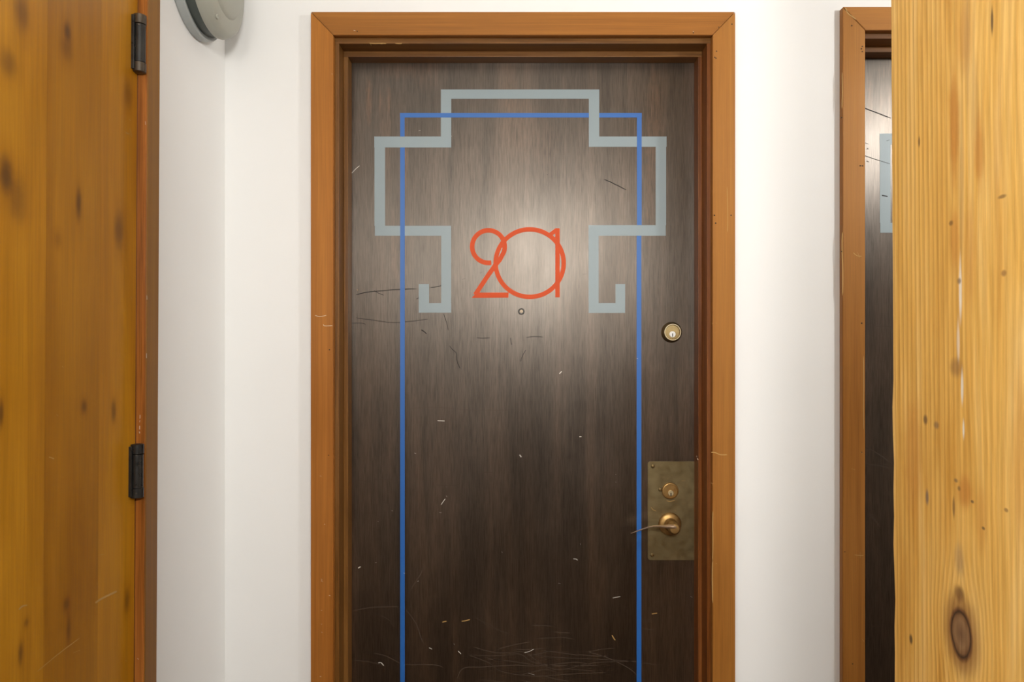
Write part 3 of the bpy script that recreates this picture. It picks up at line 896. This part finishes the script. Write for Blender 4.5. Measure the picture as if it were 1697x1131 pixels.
CX = LEFT_X + CT
cas = tp('casing', (LEFT_X, CX, -0.4545, -0.4015, 0, LZ + .066), M['casing_v'], (.70, .84, .62), .002)
tp('casing', (LEFT_X, CX, LY0 - .066, LY0 - .006, 0, LZ + .066), M['casing_v'], (.70, .84, .62), .002)
tp('casing', (LEFT_X, CX, LY0 - .006, -0.4545, LZ + .006, LZ + .066), M['casing_h'], (.70, .84, .62), .002)
tp('jamb', (LEFT_X - .12, LEFT_X, LY1, LY1 + JT, 0, LZ), M['jamb_v'], (1, .9, .9))
tp('jamb', (LEFT_X - .12, LEFT_X, LY0 - JT, LY0, 0, LZ), M['jamb_v'], (1, .9, .9))
tp('jamb', (LEFT_X - .12, LEFT_X, LY0 - JT, LY1 + JT, LZ, LZ + JT), M['jamb_h'], (1, .9, .9))
tp('casing_edge', (LEFT_X + .0004, CX - .0008, -0.4565, -0.4542, 0, LZ + .006), M['jamb_v'], (1.5, 1.35, 1.2), .0006)['label'] = 'reddish inner edge of the casing'
em = lambda px, py: P(px, py, CAM_Y * -1 - 0.4565)
ribbons('paint_fleck', [(2.0, [(233, 688), (232.8, 694)]), (1.4, [(232.7, 697), (232.5, 700)]), (2.4, [(232.5, 706), (232.3, 712)]), (2.6, [(232, 715.5), (232.5, 718.5)]), (1.3, [(243, 490), (243.5, 497)]),
                        (1.8, [(243, 586), (243, 594)]), (1.3, [(239, 200), (239.5, 206)]), (1.4, [(231, 1089), (232.5, 1091)])], em, (0, -1, 0), M['white_chip'], cas, off=.0003)
settle(d3)
settle(t3)

# ---------------------------------------------------------------- round grey fixture on the side wall
FC = Vector((LEFT_X, -0.180, 2.279))
fx_ = root('wall_fixture', 'round grey domed metal fixture high on white wall in the corner', 'wall fixture', FC)
AX = (1, 0, 0)
lathe_obj('back_plate', [(0, 0.0), (.132, 0.0), (.1375, .004), (.138, .050), (.132, .052), (0, .052)], (0, 0, 0), AX, M['groove'], fx_, 72)
lathe_obj('rim', [(.136, 0), (.147, 0), (.150, .004), (.150, .020), (.147, .0235), (.141, .023), (.137, .020)], (0, 0, 0), AX, M['grey_rim'], fx_, 72)
dome = lathe_obj('dome', [(.136, .044), (.1435, .046), (.145, .052), (.143, .064), (.138, .072), (.129, .077), (.100, .0795), (.0965, .083), (.090, .0855), (.05, .0885), (0, .0895)],
                 (0, 0, 0), AX, M['grey_metal'], fx_, 72)
for an in (248, 8, 128):
    c = Vector((0.0755, .130 * math.cos(math.radians(an)), .130 * math.sin(math.radians(an))))
    lathe_obj('screw', [(.0058, 0), (.0058, .0022), (.004, .003), (.0025, .002), (0, .002)], c, AX, M['grey_metal'], dome, 18)

# ---------------------------------------------------------------- timber post in the foreground
bm = bmesh.new()
yb, yf = ppt(1478, 565).y, -1.18
PW = 0.30
rnd = random.Random(5)
NZ = 72
sect = []
rough_edge = [0.0] * (NZ + 1)
for i in range(NZ + 1):
    z = CEIL * i / NZ
    w = rnd.uniform(-.0007, .0007)
    if 0.98 < z < 1.33:
        w += rnd.uniform(-.002, .0028)
    rough_edge[i] = w
for i in range(NZ + 1):
    z = CEIL * i / NZ
    lean = (z - CAM_Z) * -0.0054
    e = rough_edge[i]
    b1 = 0.004
    pts = [(0 + lean, yf + b1), (0 + lean, yf + .1), (0 + lean, yf + .2), (lean, yb - b1 + e), (lean + b1 * .3, yb - b1 * .3 + e), (lean + b1, yb + e),
           (lean + PW - b1, yb), (lean + PW, yb - b1), (lean + PW, yf + b1), (lean + PW - b1, yf), (lean + b1, yf)]
    sect.append([bm.verts.new((POST_X + x, y, z)) for x, y in pts])
n = len(sect[0])
for A, B in zip(sect, sect[1:]):
    for k in range(n):
        bm.faces.new((A[k], A[(k + 1) % n], B[(k + 1) % n], B[k]))
bm.faces.new(sect[0][::-1]); bm.faces.new(sect[-1])
post = link('timber_post', bm, M['pine'])
pb = Vector((POST_X + PW / 2, (yb + yf) / 2, 0))
tag(post, 'thick golden pine post with a big brown knot', 'post')

# ---------------------------------------------------------------- lamps of the corridor and one added fill lamp (out of the frame)
def ceiling_light(loc, label):
    r = root('ceiling_light', label, 'ceiling light', (loc[0], loc[1], CEIL))
    d = loc[2] + 0.20 - CEIL
    lathe_obj('lamp_base', [(0, 0), (.06, 0), (.06, -.012), (.012, -.02), (.012, d), (0, d)], (0, 0, 0), (0, 0, 1), M['grey_rim'], r, 32)
    lathe_obj('lamp_shade', [(.012, d), (.15, d), (.155, d - .01), (.15, d - .02), (0, d - .02)], (0, 0, 0), (0, 0, 1), M['grey_rim'], r, 40)
    lathe_obj('diffuser', [(.14, d - .02), (.12, d - .026), (.08, d - .031), (0, d - .033)], (0, 0, 0), (0, 0, 1), M['lamp_glass'], r, 40)


ceiling_light(LAMP_RIGHT, 'round ceiling light beyond the pine post')
for lp, which in ((LAMP_BACK, 'on the pine post side'), (LAMP_FILL, 'added as fill on the honey brown door side')):
    wl_ = root('wall_lamp', 'round wall lamp facing the numbered door ' + which, 'wall lamp', (lp[0], REAR_Y, lp[2]), group='wall lamps facing the numbered door')
    lathe_obj('lamp_base', [(0, 0), (.10, 0), (.10, .015), (.09, .02), (0, .02)], (0, 0, 0), (0, 1, 0), M['grey_rim'], wl_, 40)
    lathe_obj('diffuser', [(.09, .02), (.085, .028), (.05, .036), (0, .039)], (0, 0, 0), (0, 1, 0), M['lamp_glass'], wl_, 40)
